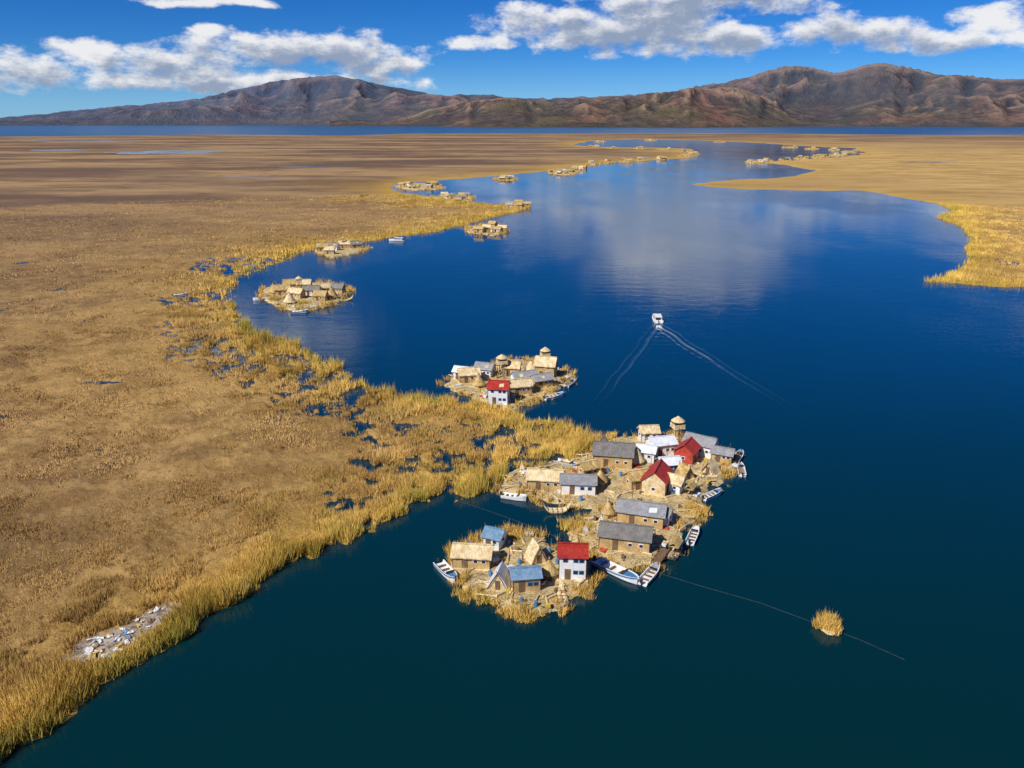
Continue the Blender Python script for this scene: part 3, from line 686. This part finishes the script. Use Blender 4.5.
# lone clump of floating reeds
cl_c=G(828,628); island([(cl_c[0]+1.6*math.cos(a)*(1+.2*math.sin(3*a)),cl_c[1]+2.0*math.sin(a)) for a in np.linspace(0,6.28,12,endpoint=False)],top=.35,reed_n=1,res=.3,noise=.25,name='floating_reed_clump')
bush(828,628,1.7,46,2.0,40)
for u,v in ((182,295),(610,437)): bush(u,v,2,14,1.5)
reed_obj('island_reeds',iso_parts)
# marsh boats and wandering details
motor_boat(181,296,6,2,20)
motor_boat(657,320,10,3.6,86,'white',True)
# prop wash behind the boat
V=[];Q=[]
for j in range(26):
    t=j/25; cx=Bx-hd[0]*(3+t*8); cy=By-hd[1]*(3+t*8)-1
    for i in range(9):
        s_=(i/8-.5)*2; w=.8+t*1.2
        V.append((cx+s_*w+random.uniform(-.15,.15),cy+random.uniform(-.1,.1),.05+.12*random.random()*(1-t)-.11*t*random.random()-(.06 if i in(0,8) else 0)))
for j in range(25):
    for i in range(8):
        if random.random()>j/25*1.0: Q.append((j*9+i,j*9+i+1,j*9+i+10,j*9+i+9))
mesh_np('wake_foam',np.array(V),np.array(Q),MAT['foam'])
# mooring rope
T=Thing('mooring_rope',(0,0,0)); ac=T.a('strand','rope')
pts=[G(462,502),G(500,515),G(540,530),G(575,545)]; pts2=[G(655,572),G(700,586),G(760,603),G(828,628),G(860,640),G(905,660)]
for pl in (pts,pts2):
    for p,q in zip(pl[:-1],pl[1:]): ac.tube((*p,.03),(*q,.03),.02)
T.done()
# debris sheets
T=Thing('plastic_debris',(*G(120,640),.3))
cx,cy=G(120,640); k=0
dp=np.array(debris); 
while k<50:
    x=random.gauss(cx+random.choice([-2,0,6,9]),2.2); y=random.uniform(dp[:,1].min(),dp[:,1].max())
    if sdf(np.array([x]),np.array([y]),debris)[0]<.3: continue
    k+=1; mt=random.choice(['sheet','white','white','blue','yellow','thatch2','wood','thatch'])
    w=random.uniform(.25,1.7); d=random.uniform(.2,.9); yw=random.uniform(0,3.1); n=4
    vs=[];fs=[]
    for j in range(n):
        for i in range(n):
            a=(i/(n-1)-.5)*w+random.uniform(-.1,.1);b_=(j/(n-1)-.5)*d+random.uniform(-.1,.1)
            vs.append((x-cx+a*math.cos(yw)-b_*math.sin(yw),y-cy+a*math.sin(yw)+b_*math.cos(yw),.06+random.uniform(0,.22)))
    for j in range(n-1):
        for i in range(n-1): fs.append((j*n+i,j*n+i+1,j*n+n+i+1,j*n+n+i))
    T.a('sheets_'+mt,mt).add(vs,fs)
T.done()
# bundles of cut reed and household clutter on the islands
def clutter(poly,n):
    pw=np.array([G(*p) for p in poly]); T=Thing('reed_bundles',(0,0,IZ)); k=0;it=0
    while k<n and it<4000:
        it+=1
        x=random.uniform(pw[:,0].min(),pw[:,0].max()); y=random.uniform(pw[:,1].min(),pw[:,1].max())
        if sdf(np.array([x]),np.array([y]),pw)[0]<.6: continue
        k+=1; a=random.uniform(0,3.14); q=random.random()
        if q<.55:
            l=random.uniform(.8,1.6); T.a('bundles','thatch2').tube((x-l*math.cos(a),y-l*math.sin(a),.12),(x+l*math.cos(a),y+l*math.sin(a),.16),.2,7,.09)
        elif q<.65: T.a('crates','wood').box((x,y,.25),(.7,.5,.5),a)
        elif q<.73: T.a('water_drums','bluep').tube((x,y,-.05),(x,y,.85),.3,10)
        elif q<.79: T.a('blankets','redp').box((x,y,.06),(1.5,1,.1),a)
        elif q<.90: T.a('white_tarps','sheet').box((x,y,.2),(1.4,.9,.4),a)
        elif q<.94: T.a('yellow_stools','yellow').box((x,y,.2),(.8,.6,.45),a)
        else:
            T.a('poles','wood').tube((x,y,-.1),(x+.2,y,3.2),.05); 
    T.done()
clutter(PA,70); clutter(PB,220); clutter(PC,80); clutter(PD,40)
# ---------------------------------------------------------------- light
SUN_EL=math.radians(44); SUN_AZ=math.radians(226)   # azimuth clockwise from +Y
sd=Vector((math.sin(SUN_AZ)*math.cos(SUN_EL),math.cos(SUN_AZ)*math.cos(SUN_EL),math.sin(SUN_EL)))
L=bpy.data.lights.new('sun','SUN'); L.energy=4.9; L.angle=math.radians(.5); L.color=(1,.95,.87)
lo=bpy.data.objects.new('sun',L); lo.rotation_euler=sd.to_track_quat('Z','Y').to_euler(); scene.collection.objects.link(lo)
# ---------------------------------------------------------------- sky
w=bpy.data.worlds.new('World'); scene.world=w; w.use_nodes=True; nb=NB(w.node_tree); nt=w.node_tree
try:
    w.cycles.sampling_method='MANUAL'; w.cycles.sample_map_resolution=256
except Exception: pass
bg=nt.nodes['Background']; bg.inputs[1].default_value=.08
sky=nb.n('ShaderNodeTexSky',sky_type='NISHITA'); sky.sun_disc=False; sky.sun_elevation=SUN_EL; sky.sun_rotation=SUN_AZ
sky.altitude=3800; sky.air_density=1.0; sky.dust_density=.2; sky.ozone_density=3.0
hs=nb.n('ShaderNodeHueSaturation'); hs.inputs['Saturation'].default_value=1.35; hs.inputs['Value'].default_value=.88
nb.l.new(sky.outputs[0],hs.inputs['Color'])
skb=nb.mix(1.0,hs.outputs[0],(.42,.86,1.30),'MULTIPLY')
d=nb.n('ShaderNodeTexCoord').outputs['Generated']; dx,dy,dz=nb.sep(d)
azs=nb.m('ARCTAN2',dx,dy); els=nb.m('ARCSINE',dz)
clouds=[(20,70,56,20),(95,58,50,17),(160,62,70,18),(225,50,62,20),(310,48,72,21),(375,62,60,17),(250,80,170,14),(210,1,60,6),(205,30,30,7),(480,44,40,8),
 (540,22,60,19),(600,32,74,23),(655,22,70,30),(718,42,66,17),(700,-2,140,22),(830,32,56,19),(890,34,64,16),(945,38,56,13),(985,18,48,16),(1045,30,50,20),(705,-44,110,34),(1150,-20,160,30),(-150,20,120,25),(150,-150,180,40)]
cz=nb.noise(nb.comb(azs,els,0.),14,2,.5,1)
wv_=nb.vm('MULTIPLY',nb.vm('SUBTRACT',cz,(.5,.5,.5)),(.06,.02,0))
def blob(az_,el_,lst):
    p=nb.vm('ADD',nb.comb(az_,el_,0.),wv_); best=None
    for u,v,ru,rv in lst:
        a0,e0=AE(u,v); a1,_=AE(u+ru,v); _,e1=AE(u,v-rv)
        q=nb.vm('MULTIPLY',nb.vm('SUBTRACT',p,(a0,e0,0)),(1/(a1-a0),1/(e1-e0),0))
        l=nb.vm('DOT_PRODUCT',q,q,1)
        best=l if best is None else nb.m('MINIMUM',best,l)
    return nb.m('SUBTRACT',1.0,nb.m('MINIMUM',best,2.6))
def cn(az_,el_): return nb.m('MULTIPLY',nb.m('SUBTRACT',nb.noise(nb.comb(az_,nb.m('MULTIPLY',el_,1.9),.37),24,7,.62),.5),4.8)
x1=nb.m('ADD',blob(azs,els,clouds),cn(azs,els))
az2=nb.m('SUBTRACT',azs,.005); el2=nb.m('ADD',els,.010)
x2=nb.m('ADD',blob(az2,el2,[c_ for c_ in clouds if c_[2]>=56 and c_[1]>-10]),cn(az2,el2))
al=nb.ramp(x1,-.35,.9); sh=nb.ramp(x2,-.3,1.3)
cc=nb.mix(sh,(11.0,11.0,11.1),(3.7,4.5,6.1))
hz=nb.ramp(els,.08,-.01)
skyc=nb.mix(nb.m('MULTIPLY',hz,.38),skb,(4.6,7.2,10.2))
fin=nb.mix(nb.m('MULTIPLY',al,.95),skyc,cc)
nb.l.new(fin,bg.inputs[0])
# ---------------------------------------------------------------- camera
cam=bpy.data.cameras.new('camera'); co=bpy.data.objects.new('camera',cam); scene.collection.objects.link(co)
co.location=(0,0,H); co.rotation_euler=(math.pi/2-PITCH,0,0)
cam.sensor_width=36; cam.lens=F/1024*36; cam.clip_start=.5; cam.clip_end=120000
scene.camera=co
scene.view_settings.view_transform='Standard'; scene.view_settings.look='None'; scene.view_settings.exposure=0
